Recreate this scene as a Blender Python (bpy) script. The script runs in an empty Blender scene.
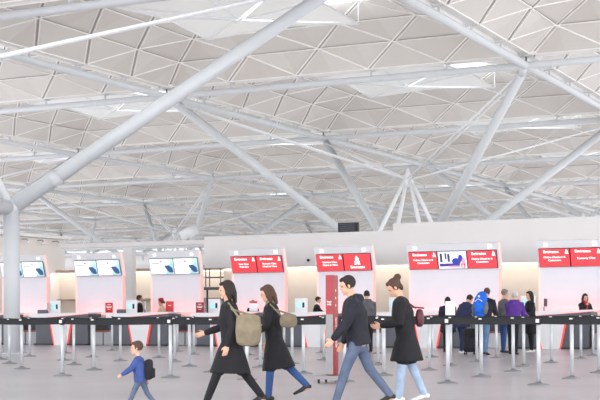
import bpy, bmesh, math, random
from math import sin, cos, pi, sqrt
from mathutils import Vector, Matrix
random.seed(4)
SC = bpy.context.scene
COL = SC.collection
V = Vector

# ------------------------------------------------------------------ materials
def mat(name, rgb, rough=.6, metal=0., emit=0., emit_rgb=None, noise=0., nscale=8., bump=0., bscale=60., spec=None, transmission=0., coat=0.):
    m = bpy.data.materials.new(name); m.use_nodes = True
    nt = m.node_tree; b = nt.nodes['Principled BSDF']
    b.inputs['Base Color'].default_value = (*rgb, 1)
    b.inputs['Roughness'].default_value = rough
    b.inputs['Metallic'].default_value = metal
    if spec is not None: b.inputs['Specular IOR Level'].default_value = spec
    if coat: b.inputs['Coat Weight'].default_value = coat
    if transmission: b.inputs['Transmission Weight'].default_value = transmission
    if emit:
        b.inputs['Emission Color'].default_value = (*(emit_rgb or rgb), 1)
        b.inputs['Emission Strength'].default_value = emit
    tc = None
    if noise or bump:
        tc = nt.nodes.new('ShaderNodeTexCoord')
    if noise:
        n = nt.nodes.new('ShaderNodeTexNoise'); n.inputs['Scale'].default_value = nscale; n.inputs['Detail'].default_value = 4
        nt.links.new(tc.outputs['Object'], n.inputs['Vector'])
        r = nt.nodes.new('ShaderNodeValToRGB')
        r.color_ramp.elements[0].position = .3; r.color_ramp.elements[1].position = .7
        r.color_ramp.elements[0].color = (*[max(0, c * (1 - noise)) for c in rgb], 1)
        r.color_ramp.elements[1].color = (*[min(1, c * (1 + noise)) for c in rgb], 1)
        nt.links.new(n.outputs['Fac'], r.inputs['Fac']); nt.links.new(r.outputs['Color'], b.inputs['Base Color'])
    if bump:
        n2 = nt.nodes.new('ShaderNodeTexNoise'); n2.inputs['Scale'].default_value = bscale
        nt.links.new(tc.outputs['Object'], n2.inputs['Vector'])
        bp = nt.nodes.new('ShaderNodeBump'); bp.inputs['Strength'].default_value = bump; bp.inputs['Distance'].default_value = .01
        nt.links.new(n2.outputs['Fac'], bp.inputs['Height']); nt.links.new(bp.outputs['Normal'], b.inputs['Normal'])
    return m

def srgb(r, g, b):
    return tuple(((c / 255) / 12.92 if c / 255 < .04045 else ((c / 255 + .055) / 1.055) ** 2.4) for c in (r, g, b))

M = {}
M['panel_a'] = mat('ceiling_panel_a', srgb(217, 213, 208), .8)
M['panel_b'] = mat('ceiling_panel_b', srgb(213, 208, 203), .8)
M['panel_c'] = mat('ceiling_panel_c', srgb(221, 218, 213), .8)
M['rib'] = mat('ceiling_rib', srgb(250, 248, 245), .6)
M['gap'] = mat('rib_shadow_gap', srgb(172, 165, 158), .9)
M['gutter'] = mat('gutter_white', srgb(242, 241, 238), .6)
M['steel'] = mat('painted_steel', srgb(206, 210, 214), .38, noise=.02, nscale=1.5)
M['steelw'] = mat('white_steel', srgb(238, 240, 243), .4)
M['reflector'] = mat('reflector_white', srgb(240, 242, 240), .6, emit=.08, emit_rgb=(1, 1, .99))  # slight emission stands in for daylight glowing through the panels
M['white'] = mat('white_laminate', srgb(235, 235, 240), .45)
M['panelw'] = mat('desk_wall_white', srgb(231, 232, 241), .5, noise=.01, nscale=2)
M['band'] = mat('bulkhead_grey', srgb(230, 228, 228), .7, noise=.01, nscale=1)
M['cream'] = mat('cream_wall', srgb(226, 213, 200), .7, noise=.02, nscale=2)
M['sidewall'] = mat('side_wall_plaster', srgb(246, 240, 236), .8, noise=.01, nscale=1)
M['brown'] = mat('brown_trim', srgb(165, 140, 118), .6)
M['dark'] = mat('dark_grey_panel', srgb(92, 95, 104), .45)
M['dark2'] = mat('charcoal', srgb(52, 54, 60), .5)
M['redbrown'] = mat('redbrown_rubber', srgb(150, 84, 72), .6)
M['stainless'] = mat('stainless', srgb(150, 152, 156), .35, metal=.8, noise=.03, nscale=20)
M['chrome'] = mat('brushed_pole', srgb(202, 205, 209), .42, metal=.25)
M['black'] = mat('black_plastic', srgb(24, 25, 29), .45)
M['belt'] = mat('belt_webbing', srgb(26, 27, 33), .7, bump=.3, bscale=300)
M['led'] = mat('pink_led', srgb(255, 168, 160), .5, emit=.55, emit_rgb=srgb(255, 176, 165))
M['ledred'] = mat('red_led', srgb(255, 90, 80), .5, emit=.5, emit_rgb=srgb(255, 90, 80))
M['ledw'] = mat('soft_pink_edge', srgb(250, 205, 198), .5, emit=.45, emit_rgb=srgb(255, 190, 180))
M['red'] = mat('display_red', srgb(225, 70, 78), .4, emit=.55, emit_rgb=srgb(242, 70, 76))
M['redframe'] = mat('sign_bezel', srgb(80, 26, 42), .4)
M['bezel'] = mat('grey_bezel', srgb(88, 92, 112), .4)
M['textw'] = mat('lit_white_text', (1, 1, 1), .5, emit=1.0, emit_rgb=(1, 1, 1))
M['screenw'] = mat('display_white', srgb(240, 242, 250), .4, emit=.55, emit_rgb=srgb(238, 242, 255))
M['blueleaf'] = mat('display_navy', srgb(60, 96, 140), .5, emit=.25, emit_rgb=srgb(60, 100, 150))
M['teal'] = mat('display_teal', srgb(170, 215, 225), .5, emit=.4, emit_rgb=srgb(170, 220, 235))
M['mint'] = mat('display_mint', srgb(200, 235, 215), .5, emit=.4, emit_rgb=srgb(200, 240, 220))
M['greytext'] = mat('display_grey_text', srgb(150, 160, 190), .5, emit=.2, emit_rgb=srgb(150, 160, 190))
M['purple'] = mat('display_violet', srgb(84, 70, 150), .5, emit=.3, emit_rgb=srgb(84, 70, 160))
M['blue'] = mat('display_blue', srgb(50, 70, 190), .5, emit=.3, emit_rgb=srgb(50, 70, 200))
M['pink'] = mat('display_pink', srgb(225, 160, 200), .5, emit=.4, emit_rgb=srgb(225, 160, 205))
M['signred'] = mat('sign_red', srgb(206, 40, 48), .4)
M['signdk'] = mat('sign_dark_red', srgb(150, 28, 40), .4)
M['signtxt'] = mat('sign_white', srgb(245, 240, 240), .5)
M['totemred'] = mat('totem_red', srgb(150, 14, 26), .4, coat=.1)
M['totempink'] = mat('totem_faded_red', srgb(165, 52, 58), .5)
M['totemsil'] = mat('totem_silver', srgb(140, 138, 140), .45, metal=.3)
M['rubber'] = mat('castor_rubber', srgb(40, 38, 38), .7)
M['paper'] = mat('white_paper', srgb(250, 250, 252), .7, emit=.12)  # faint emission added to whiten the sheet, which is no light source
M['yellow'] = mat('yellow_tag', srgb(205, 180, 40), .6)
M['chairg'] = mat('grey_seat_fabric', srgb(110, 112, 122), .8)
M['gold'] = mat('warm_light_strip', srgb(255, 244, 226), .5, emit=1.6, emit_rgb=srgb(255, 246, 232))
# clothing and skin
M['skin'] = mat('skin_light', srgb(216, 168, 142), .55)
M['skin2'] = mat('skin_tan', srgb(176, 124, 98), .55)
M['hair_dk'] = mat('hair_dark', srgb(38, 28, 26), .7, bump=.6, bscale=120)
M['hair_br'] = mat('hair_brown', srgb(78, 54, 42), .7, bump=.6, bscale=120)
M['hair_gr'] = mat('hair_grey', srgb(122, 116, 112), .7, bump=.6, bscale=120)
M['hair_wh'] = mat('hair_pale_grey', srgb(188, 184, 184), .7, bump=.6, bscale=120)
def cloth(n, rgb): return mat(n, rgb, .85, noise=.18, nscale=9, bump=.5, bscale=22)
M['c_black'] = cloth('cloth_black', srgb(24, 24, 29))
M['c_black2'] = cloth('cloth_black_padded', srgb(30, 31, 42))
M['c_navy'] = cloth('cloth_navy', srgb(38, 46, 80))
M['c_blue'] = cloth('cloth_blue', srgb(58, 78, 138))
M['c_jean'] = cloth('cloth_jeans', srgb(96, 124, 158))
M['c_ljean'] = cloth('cloth_pale_jeans', srgb(158, 176, 200))
M['c_sjean'] = cloth('cloth_slate_jeans', srgb(86, 98, 122))
M['c_djean'] = cloth('cloth_blue_jeans', srgb(48, 78, 130))
M['c_grey'] = cloth('cloth_grey', srgb(92, 92, 96))
M['c_purple'] = cloth('cloth_purple', srgb(86, 46, 138))
M['c_beige'] = cloth('cloth_beige', srgb(212, 186, 158))
M['c_tan'] = cloth('cloth_tan', srgb(132, 120, 100))
M['c_red'] = cloth('cloth_red', srgb(176, 24, 40))
M['c_pblue'] = cloth('pack_blue', srgb(30, 104, 214))
M['c_pgrey'] = cloth('pack_grey', srgb(108, 108, 112))
M['c_white'] = cloth('cloth_white', srgb(235, 235, 238))
M['shoe_dk'] = mat('shoe_dark', srgb(30, 28, 30), .5)
M['shoe_wh'] = mat('shoe_white', srgb(225, 225, 228), .5)
M['eye'] = mat('eye_dark', srgb(40, 26, 22), .3)
M['lip'] = mat('lips', srgb(176, 92, 84), .5)

def glass_mat():
    m = bpy.data.materials.new('clear_glazing'); m.use_nodes = True
    nt = m.node_tree; nt.nodes.clear()
    o = nt.nodes.new('ShaderNodeOutputMaterial'); mx = nt.nodes.new('ShaderNodeMixShader')
    t = nt.nodes.new('ShaderNodeBsdfTransparent'); g = nt.nodes.new('ShaderNodeBsdfGlossy')
    g.inputs['Roughness'].default_value = .05; mx.inputs[0].default_value = .06
    t.inputs[0].default_value = (.97, .99, 1, 1)
    nt.links.new(t.outputs[0], mx.inputs[1]); nt.links.new(g.outputs[0], mx.inputs[2]); nt.links.new(mx.outputs[0], o.inputs[0])
    return m
M['glass'] = glass_mat()

def floor_mat():
    m = bpy.data.materials.new('terrazzo_floor'); m.use_nodes = True
    nt = m.node_tree; b = nt.nodes['Principled BSDF']
    tc = nt.nodes.new('ShaderNodeTexCoord')
    n = nt.nodes.new('ShaderNodeTexNoise'); n.inputs['Scale'].default_value = .35; n.inputs['Detail'].default_value = 5
    r = nt.nodes.new('ShaderNodeValToRGB')
    r.color_ramp.elements[0].color = (*srgb(172, 168, 172), 1); r.color_ramp.elements[1].color = (*srgb(190, 186, 190), 1)
    r.color_ramp.elements[0].position = .3; r.color_ramp.elements[1].position = .7
    br = nt.nodes.new('ShaderNodeTexBrick'); br.offset = 0
    br.inputs['Scale'].default_value = 1; br.inputs['Mortar Size'].default_value = .006
    br.inputs['Brick Width'].default_value = 1.2; br.inputs['Row Height'].default_value = 1.2
    br.inputs['Color1'].default_value = (1, 1, 1, 1); br.inputs['Color2'].default_value = (.965, .965, .97, 1)
    br.inputs['Mortar'].default_value = (.72, .71, .72, 1)
    mx = nt.nodes.new('ShaderNodeMixRGB'); mx.blend_type = 'MULTIPLY'; mx.inputs[0].default_value = 1
    nt.links.new(tc.outputs['Object'], n.inputs['Vector']); nt.links.new(tc.outputs['Object'], br.inputs['Vector'])
    nt.links.new(n.outputs['Fac'], r.inputs['Fac']); nt.links.new(r.outputs['Color'], mx.inputs[1])
    nt.links.new(br.outputs['Color'], mx.inputs[2]); nt.links.new(mx.outputs['Color'], b.inputs['Base Color'])
    b.inputs['Roughness'].default_value = .28
    return m
M['floor'] = floor_mat()

# ------------------------------------------------------------------ mesh helpers
class MB:
    def __init__(s): s.v = []; s.f = []; s.mi = []; s.sm = []
    def add(s, vs, fs, mi=0, smooth=False, T=None):
        o = len(s.v)
        s.v += [tuple(T @ V(p)) if T else tuple(p) for p in vs]
        for f in fs: s.f.append([i + o for i in f]); s.mi.append(mi); s.sm.append(smooth)
        return s
    def box(s, c, d, mi=0, T=None):
        x, y, z = c; a, b, e = d[0] / 2, d[1] / 2, d[2] / 2
        vs = [(x + i * a, y + j * b, z + k * e) for k in (-1, 1) for j in (-1, 1) for i in (-1, 1)]
        return s.add(vs, [(0, 2, 3, 1), (4, 5, 7, 6), (0, 1, 5, 4), (2, 6, 7, 3), (0, 4, 6, 2), (1, 3, 7, 5)], mi, False, T)
    def rbox(s, c, d, r=.02, seg=2, mi=0, T=None):
        bm = bmesh.new(); bmesh.ops.create_cube(bm, size=1)
        bmesh.ops.scale(bm, vec=d, verts=bm.verts)
        bmesh.ops.bevel(bm, geom=list(bm.edges), offset=min(r, min(d) * .49), segments=seg, affect='EDGES', profile=.5)
        bm.verts.index_update()
        vs = [tuple(v.co + V(c)) for v in bm.verts]; fs = [[v.index for v in f.verts] for f in bm.faces]; bm.free()
        return s.add(vs, fs, mi, True, T)
    def prism(s, poly, y0, y1, mi=0, T=None):      # polygon in x,z extruded along y
        n = len(poly)
        vs = [(p[0], y0, p[1]) for p in poly] + [(p[0], y1, p[1]) for p in poly]
        fs = [list(range(n)), list(range(2 * n - 1, n - 1, -1))] + [(i, i + n, (i + 1) % n + n, (i + 1) % n) for i in range(n)]
        return s.add(vs, fs, mi, False, T)
    def lathe(s, prof, c=(0, 0, 0), n=20, mi=0, T=None):
        vs = []; fs = []
        for r, z in prof:
            for k in range(n): a = 2 * pi * k / n; vs.append((c[0] + r * cos(a), c[1] + r * sin(a), c[2] + z))
        for i in range(len(prof) - 1):
            for k in range(n): k2 = (k + 1) % n; fs.append((i * n + k, i * n + k2, (i + 1) * n + k2, (i + 1) * n + k))
        fs.append(list(range(n))[::-1]); fs.append([(len(prof) - 1) * n + k for k in range(n)])
        return s.add(vs, fs, mi, True, T)
    def ell(s, c, r, n=14, m=9, mi=0, T=None):
        vs = [(c[0], c[1], c[2] - r[2])]; fs = []
        for i in range(1, m):
            t = -pi / 2 + pi * i / m
            for k in range(n): a = 2 * pi * k / n; vs.append((c[0] + r[0] * cos(t) * cos(a), c[1] + r[1] * cos(t) * sin(a), c[2] + r[2] * sin(t)))
        vs.append((c[0], c[1], c[2] + r[2])); L = len(vs) - 1
        for k in range(n): fs.append((0, 1 + (k + 1) % n, 1 + k)); fs.append((L, L - n + k, L - n + (k + 1) % n))
        for i in range(m - 2):
            for k in range(n): a = 1 + i * n + k; b = 1 + i * n + (k + 1) % n; fs.append((a, b, b + n, a + n))
        return s.add(vs, fs, mi, True, T)
    def loft(s, pts, rad, ref=(1, 0, 0), n=12, cap=True, mi=0, T=None):
        # ellipse rings: rad = [(rx, ry)], rx along ref
        P = [V(p) for p in pts]; R = [(r, r) if not isinstance(r, tuple) else r for r in rad]
        if cap:
            for end in (0, -1):
                a, b = (P[0], P[1]) if end == 0 else (P[-1], P[-2])
                d = (a - b).normalized(); r = R[end]; k = min(r)
                new = [(a + d * k * .55, (r[0] * .8, r[1] * .8)), (a + d * k * .85, (r[0] * .45, r[1] * .45))]
                if end == 0: P = [q[0] for q in reversed(new)] + P; R = [q[1] for q in reversed(new)] + R
                else: P = P + [q[0] for q in new]; R = R + [q[1] for q in new]
        vs = []; fs = []; N = len(P)
        for i in range(N):
            t = (P[min(i + 1, N - 1)] - P[max(i - 1, 0)]).normalized()
            rf = V(ref); x = rf - t * rf.dot(t)
            if x.length < 1e-3: rf = V((0, 1, .3)); x = rf - t * rf.dot(t)
            x.normalize(); y = t.cross(x)
            for k in range(n): a = 2 * pi * k / n; vs.append(P[i] + x * R[i][0] * cos(a) + y * R[i][1] * sin(a))
        for i in range(N - 1):
            for k in range(n): k2 = (k + 1) % n; fs.append((i * n + k, i * n + k2, (i + 1) * n + k2, (i + 1) * n + k))
        fs.append(list(range(n))[::-1]); fs.append([(N - 1) * n + k for k in range(n)])
        return s.add(vs, fs, mi, True, T)
    def cyl(s, a, b, r, r2=None, n=16, mi=0, T=None):
        return s.loft([a, b], [r, r if r2 is None else r2], ref=(.31, .9, .2), n=n, cap=False, mi=mi, T=T)
    def mesh(s, name):
        me = bpy.data.meshes.new(name); me.from_pydata(s.v, [], s.f)
        me.polygons.foreach_set('material_index', s.mi); me.polygons.foreach_set('use_smooth', s.sm); me.update()
        return me
    def build(s, name, m, parent=None, loc=(0, 0, 0)):
        me = s.mesh(name)
        for x in (m if isinstance(m, (list, tuple)) else [m]): me.materials.append(M[x])
        o = bpy.data.objects.new(name, me); COL.objects.link(o); o.location = loc
        if parent: o.parent = parent
        return o
    def skin(s, name, m, parent=None, voxel=.012, smooth=4, loc=(0, 0, 0)):
        # fuse the overlapping closed volumes into one continuous surface
        o = s.build(name, m, None)
        r = o.modifiers.new('r', 'REMESH'); r.mode = 'VOXEL'; r.voxel_size = voxel; r.use_smooth_shade = True
        if smooth: q = o.modifiers.new('s', 'SMOOTH'); q.factor = .5; q.iterations = smooth
        dg = bpy.context.evaluated_depsgraph_get(); dg.update()
        me = bpy.data.meshes.new_from_object(o.evaluated_get(dg)); o.modifiers.clear()
        old = o.data; o.data = me; bpy.data.meshes.remove(old); me.name = name
        if not me.materials: me.materials.append(M[m])
        o.location = loc
        if parent: o.parent = parent
        return o

def tag(o, label=None, cat=None, group=None, kind=None):
    if label: o['label'] = label
    if cat: o['category'] = cat
    if group: o['group'] = group
    if kind: o['kind'] = kind
    return o
def empty(name, loc, rz=0., label=None, cat=None, group=None):
    o = bpy.data.objects.new(name, None); COL.objects.link(o); o.empty_display_size = .2
    o.location = loc; o.rotation_euler = (0, 0, rz); return tag(o, label, cat, group)
def struct(o): o['kind'] = 'structure'; return o
def copy_tree(o, parent=None):
    c = o.copy(); COL.objects.link(c); c.parent = parent
    for ch in list(o.children): copy_tree(ch, c)
    return c
_tc = {}
def text(body, size, name, m, parent, loc, rot=(pi / 2, 0, 0), align='CENTER', depth=.002, sx=1.):
    cu = bpy.data.curves.new('t', 'FONT'); cu.body = body; cu.size = size; cu.align_x = align; cu.align_y = 'CENTER'
    cu.extrude = depth; cu.offset = size * .012; cu.space_line = .95
    t = bpy.data.objects.new('t', cu); COL.objects.link(t)
    dg = bpy.context.evaluated_depsgraph_get(); dg.update()
    me = bpy.data.meshes.new_from_object(t.evaluated_get(dg)); bpy.data.objects.remove(t)
    me.materials.clear(); me.materials.append(M[m])
    o = bpy.data.objects.new(name, me); COL.objects.link(o); o.parent = parent; o.location = loc; o.rotation_euler = rot; o.scale = (sx, 1, 1)
    return o
ORD = ['', 'first', 'second', 'third', 'fourth', 'fifth', 'sixth', 'seventh', 'eighth', 'ninth', 'tenth', 'eleventh', 'twelfth']

# ------------------------------------------------------------------ camera (hall grid is x / y; the camera looks 26 degrees to its left)
EYE = 1.1685; YAW = .4551; F = 1353.5
cd = bpy.data.cameras.new('camera'); cam = bpy.data.objects.new('camera', cd); COL.objects.link(cam)
cam.matrix_world = Matrix.Translation((0, 0, EYE)) @ Matrix.Rotation(YAW, 4, 'Z') @ Matrix.Rotation(pi / 2, 4, 'X') @ Matrix.Rotation(-.0051, 4, 'Z')
cd.lens = F / 600 * 36; cd.sensor_width = 36; cd.shift_y = .1853; cd.clip_end = 600
SC.camera = cam
SC.view_settings.view_transform = 'Standard'; SC.view_settings.look = 'None'; SC.view_settings.exposure = 0.12

def W(x, D, z=0.):          # calibration helper: lateral angle (as measured) and distance -> hall coordinates
    X = (x - 300) * D / F
    return V((X * cos(YAW) - D * sin(YAW), X * sin(YAW) + D * cos(YAW), z))

# ------------------------------------------------------------------ floor
fl = MB(); fl.add([(-190, -12, 0), (60, -12, 0), (60, 210, 0), (-190, 210, 0)], [(0, 1, 2, 3)])
struct(fl.build('floor', 'floor'))

# ------------------------------------------------------------------ roof
U0, V0, HB = -34.73, 56.36, 10.47 + EYE        # lattice origin and height of the beam tubes
E0 = HB + .42; RISE = 2.2; RR = (81 + RISE ** 2) / (2 * RISE)
def zr(r):
    def f(q): return sqrt(RR * RR - q * q) - (RR - RISE)
    k = r / 1.8; i = int(min(k, 4)); a, b = f(i * 1.8), f((i + 1) * 1.8)
    return a + (b - a) * (k - i)
def ce(t): return max(-8.7, min(8.7, t))
def zz(x, y): return zr(max(abs(x), abs(y)))
def make_shell():
    m = MB(); g = MB(); rnd = random.Random(2)
    vs = [(ce(-9 + 1.8 * i), ce(-9 + 1.8 * j), zz(-9 + 1.8 * i, -9 + 1.8 * j)) for j in range(11) for i in range(11)]
    for j in range(10):
        for i in range(10):
            cx, cy = -9 + 1.8 * (i + .5), -9 + 1.8 * (j + .5)
            a, b, c, d = j * 11 + i, j * 11 + i + 1, (j + 1) * 11 + i + 1, (j + 1) * 11 + i
            tr = [(a, b, c), (a, c, d)] if (i + j) % 2 == 0 else [(a, b, d), (b, c, d)]
            tgt = g if max(abs(cx), abs(cy)) < 3.6 else m
            if tgt is m:
                for t in tr: m.f.append([q for q in t][::-1]); m.mi.append(rnd.choice([0, 0, 1, 2])); m.sm.append(False)
            else:
                for t in tr: g.f.append([q for q in t][::-1]); g.mi.append(0); g.sm.append(False)
    m.v = vs[:]; g.v = vs[:]
    # upstand closing the shell edge
    for s_ in (-1, 1):
        m.box((s_ * 8.72, 0, .04), (.05, 17.5, .16), 3); m.box((0, s_ * 8.72, .04), (17.5, .05, .16), 3)
        m.box((s_ * 8.86, 0, .12), (.28, 18, .03), 4); m.box((0, s_ * 8.86, .12), (18, .28, .03), 4)
    return m, g
def bar(m, a, b, w, h, off=0., mi=0, drop=0.):
    a = V(a); b = V(b); d = (b - a); L = d.length; d.normalize()
    side = V((0, 0, 1)).cross(d).normalized(); up = d.cross(side)
    o = side * off - up * drop
    vs = []
    for p in (a, b):
        for i, k in ((-1, 0), (1, 0), (1, -1), (-1, -1)): vs.append(p + o + side * i * w / 2 + up * k * h)
    m.add(vs, [(0, 1, 2, 3), (7, 6, 5, 4), (0, 4, 5, 1), (1, 5, 6, 2), (2, 6, 7, 3), (3, 7, 4, 0)], mi)
def make_ribs():
    m = MB()
    def P(x, y): return (ce(x), ce(y), zz(x, y))
    for s_ in (1, -1):
        for c in range(-4, 5):
            c *= 3.6
            x = -9.
            while x < 9 - 1e-6:
                x2 = x + 1.8; y, y2 = (s_ * x + c if s_ == 1 else -x + c), (s_ * x2 + c if s_ == 1 else -x2 + c)
                if max(abs(y), abs(y2)) <= 9.001:
                    if s_ == -1:      # the strong direction is a pair of bars with a dark gap
                        bar(m, P(x, y), P(x2, y2), .05, .05, .085, 0); bar(m, P(x, y), P(x2, y2), .05, .05, -.085, 0)
                        bar(m, P(x, y), P(x2, y2), .07, .012, 0, 1)
                    else:
                        bar(m, P(x, y), P(x2, y2), .07, .05, 0, 0); bar(m, P(x, y), P(x2, y2), .05, .01, .06, 1)
                x = x2
    for k in (1.8, 3.6, 5.4, 7.2):
        for a, b in (((-k, -k), (k, -k)), ((k, -k), (k, k)), ((k, k), (-k, k)), ((-k, k), (-k, -k))):
            bar(m, P(*a), P(*b), .06, .05, 0, 0); bar(m, P(*a), P(*b), .04, .01, .05, 1)
    for sx, sy in ((1, 1), (1, -1), (-1, 1), (-1, -1)): m.box((sx * 8.6, sy * 8.6, .02), (.3, .3, .1), 0)
    return m
def make_reflector():
    m = MB(); z = -.95 + zr(3.6); zc = z - .15; k = 3.55; g = .12
    cs = [(-k, -k), (k, -k), (k, k), (-k, k)]
    for i in range(4):
        a, b = cs[i], cs[(i + 1) % 4]; mid = ((a[0] + b[0]) / 2, (a[1] + b[1]) / 2)
        A = (a[0], a[1], z); B = (b[0], b[1], z); Mi = (mid[0] * .97, mid[1] * .97, z + .22); C0 = (mid[0] * .04, mid[1] * .04, zc)
        m.add([A, Mi, C0], [(0, 1, 2)], 0); m.add([Mi, B, C0], [(0, 1, 2)], 0)
        for p, q in ((A, Mi), (Mi, B), (A, C0), (Mi, C0)): bar(m, p, q, .06, .06, 0, 1)
    for a in cs: m.cyl((a[0], a[1], z), (a[0], a[1], zr(3.6)), .02, n=6, mi=1)
    m.cyl((0, 0, zc), (0, 0, zr(0)), .03, n=6, mi=1)
    return m
sh, gl = make_shell()
me_sh = sh.mesh('ceiling');  [me_sh.materials.append(M[k]) for k in ('panel_a', 'panel_b', 'panel_c', 'rib', 'gutter')]
me_gl = gl.mesh('skylight'); me_gl.materials.append(M['glass'])
me_rb = make_ribs().mesh('lattice_rib'); [me_rb.materials.append(M[k]) for k in ('rib', 'gap')]
me_rf = make_reflector().mesh('light_reflector'); [me_rf.materials.append(M[k]) for k in ('reflector', 'steelw')]
cells = []
for j in range(-2, 8):
    va, vb = V0 + 18 * j, V0 + 18 * (j + 1)
    for i in range(-8, 3):
        ua, ub = U0 + 18 * i, U0 + 18 * (i + 1)
        if ub > -.80 * vb - 6 and ua < -.235 * va + 5: cells.append((i, j))
cells += [(i, j) for j in (-4, -3) for i in (-1, 0, 1, 2)] + [(i, -2) for i in (2,)] + [(2, -1)]  # unseen bays over the camera, added to shade the walkers
cells = sorted(set(cells))
for i, j in cells:
    o = bpy.data.objects.new('ceiling', me_sh); COL.objects.link(o)
    o.location = (U0 + 18 * i + 9, V0 + 18 * j + 9, E0); struct(o)
    for n, me in (('lattice_rib', me_rb), ('skylight', me_gl), ('light_reflector', me_rf)):
        c = bpy.data.objects.new(n, me); COL.objects.link(c); c.parent = o
# roof beams
frame = empty('roof_beam_grid', (U0, V0, HB), 0, 'grid of long pale grey steel tubes carrying the domed ceiling bays', 'roof frame')
stubs = MB()
for k in range(-2, 9):
    js = [c for c in cells if c[1] in (k, k - 1)]
    if not js: continue
    a, b = min(c[0] for c in js), max(c[0] for c in js) + 1
    t = MB(); t.cyl((18 * a, 18 * k, 0), (18 * b, 18 * k, 0), .155, n=14)
    for q in range(int((b - a) * 5)):
        x = 18 * a + 3.6 * q + 1.8 * 0
        t.box((x + .0001, 18 * k, .26), (.07, .07, .3)); t.box((x, 18 * k, .38), (.12, .5, .04))
    t.build('beam_tube', 'steel', frame)
for k in range(-8, 4):
    js = [c for c in cells if c[0] in (k, k - 1)]
    if not js: continue
    a, b = min(c[1] for c in js), max(c[1] for c in js) + 1
    t = MB(); t.cyl((18 * k, 18 * a, 0), (18 * k, 18 * b, 0), .16, n=14)
    for q in range(int((b - a) * 5)):
        y = 18 * a + 3.6 * q
        t.box((18 * k, y, .26), (.07, .07, .3)); t.box((18 * k, y, .38), (.5, .12, .04))
    t.build('beam_tube', 'steel', frame)

# structural trees
def make_tree():
    r = empty('steel_roof_tree', (0, 0, 0)); h = 1.52; zt = 4.14; zl = 6.8 + EYE
    for sx, sy in ((1, 1), (1, -1), (-1, 1), (-1, -1)):
        c = MB(); c.cyl((sx * h, sy * h, 0), (sx * h, sy * h, zt), .23, n=24); c.ell((sx * h, sy * h, zt), (.25, .25, .25), 20, 12)
        c.lathe([(.3, 0), (.3, .02), (.24, .03)], (sx * h, sy * h, 0))
        c.build('column', 'steel', r)
        a = MB(); p0 = V((sx * h, sy * h, zt)); p1 = V((sx * 9, sy * 9, HB)); a.cyl(p0, p0.lerp(p1, .96), .225, .2, n=24)
        a.cyl(p0.lerp(p1, .955), p1, .19, .11, n=20)
        q0 = p0.lerp(p1, .1); a.cyl(q0, p0.lerp(p1, .125), .235, .235, n=24)
        a.build('branch_arm', 'steel', r)
        s = MB(); s.cyl(p0, (sx * .12, sy * .12, zl), .13, .09, n=12); s.build('strut', 'steelw', r)
        d = V((-sy, sx, 0)).normalized() * .13
        att = p0.lerp(p1, .955) + V((0, 0, -.0))
        w = MB()
        w.cyl(V((sx * .15, sy * .15, zl)) + d, att + d, .05, n=8); w.cyl(V((sx * .15, sy * .15, zl)) - d, att - d, .05, n=8)
        w.box(tuple(att), (.3, .3, .14)); w.build('tie_rod', 'steelw', r)
    hb = MB(); hb.lathe([(.05, -.42), (.2, -.3), (.27, -.1), (.27, .12), (.12, .3), (.06, .55)], (0, 0, zl), 16); hb.build('hub', 'steelw', r)
    g = MB()
    for a, b in (((h, h), (h, -h)), ((h, -h), (-h, -h)), ((-h, -h), (-h, h)), ((-h, h), (h, h))): g.cyl((*a, zt), (*b, zt), .2, n=20)
    g.build('ring_tube', 'steel', r)
    return r
tree0 = make_tree(); used = False
tree_labels = {
 (0, -1): 'large white branching steel column standing on the floor at far left, nearest to the camera',
 (0, 0): 'branching steel roof column rising behind the tall grey wall, with white hub right of centre',
 (-1, 0): 'branching steel roof column beyond the left edge, arms showing above the left wall',
 (-1, 1): 'branching steel roof column with small white hub above the second pair of white displays',
 (0, 1): 'branching steel roof column whose white rods show above the wall at far right'}
for a, b in ((0, -1), (0, 0), (-1, 0), (-1, 1), (0, 1), (-1, 2), (-2, 2), (0, 2), (-2, 3), (-3, 3), (-1, 3)):
    t = tree0 if not used else copy_tree(tree0); used = True
    t.location = (U0 + 9 + 36 * a, V0 + 9 + 36 * b, 0)
    lab = tree_labels.get((a, b), 'small distant branching steel roof column far beyond the check-in walls')
    tag(t, lab, 'roof column', 'branching steel columns under the roof')
# small white floodlight beside the far hub
p = W(188, 108, 7.4)
fx = empty('floodlight', p, YAW, 'short white cylindrical floodlight beside the distant white hub', 'light')
b_ = MB(); b_.cyl((-.55, 0, -.25), (.75, 0, .45), .42, n=18); b_.build('lamp_housing', 'steelw', fx)
b_ = MB(); b_.cyl((0, 0, -.2), (0, 0, -7.4), .06, n=8); b_.build('pole', 'steel', fx)

# far facade
fw = MB(); fw.box((-80, 203, 6.5), (220, .1, 13)); struct(fw.build('window_1', 'glass'))
mu = MB()
for k in range(56): mu.box((-190 + 4 * k, 202.8, 6.5), (.2, .2, 13))
for z in (2.5, 5, 8, 11): mu.box((-80, 202.8, z), (220, .2, .25))
o = mu.build('window_frame', 'steelw'); struct(o)

# ------------------------------------------------------------------ check-in island walls
T45 = 45.0
w = MB(); w.box((-22.2, T45 + .25, 3.44), (7.8, .5, 1.2)); struct(w.build('wall_bulkhead', 'band'))
w = MB(); w.box((-10.65, T45 + .25, 3.56), (15.3, .5, 1.46)); struct(w.build('wall_bulkhead_high', 'band'))
w = MB(); w.box((-14.5, 46.6, 1.45), (23.2, .15, 2.9)); struct(w.build('wall_recess', 'cream'))
w = MB(); w.box((-14.5, 46.0, 2.92), (23.2, 1.2, .06)); struct(w.build('trim_1', 'band'))
w = MB(); w.box((-14.5, 46.45, 2.80), (23.0, .1, .05)); struct(w.build('trim_2', 'gold'))
w = MB(); w.box((-17.55, 45.9, 1.45), (.12, 1.3, 2.86)); struct(w.build('wall_fin', 'sidewall'))
cctv = empty('cctv_camera', (W(310, 50).x, 44.97, 3.07), 0, 'small black dome camera on the grey wall left of the fifth counter', 'camera')
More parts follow.
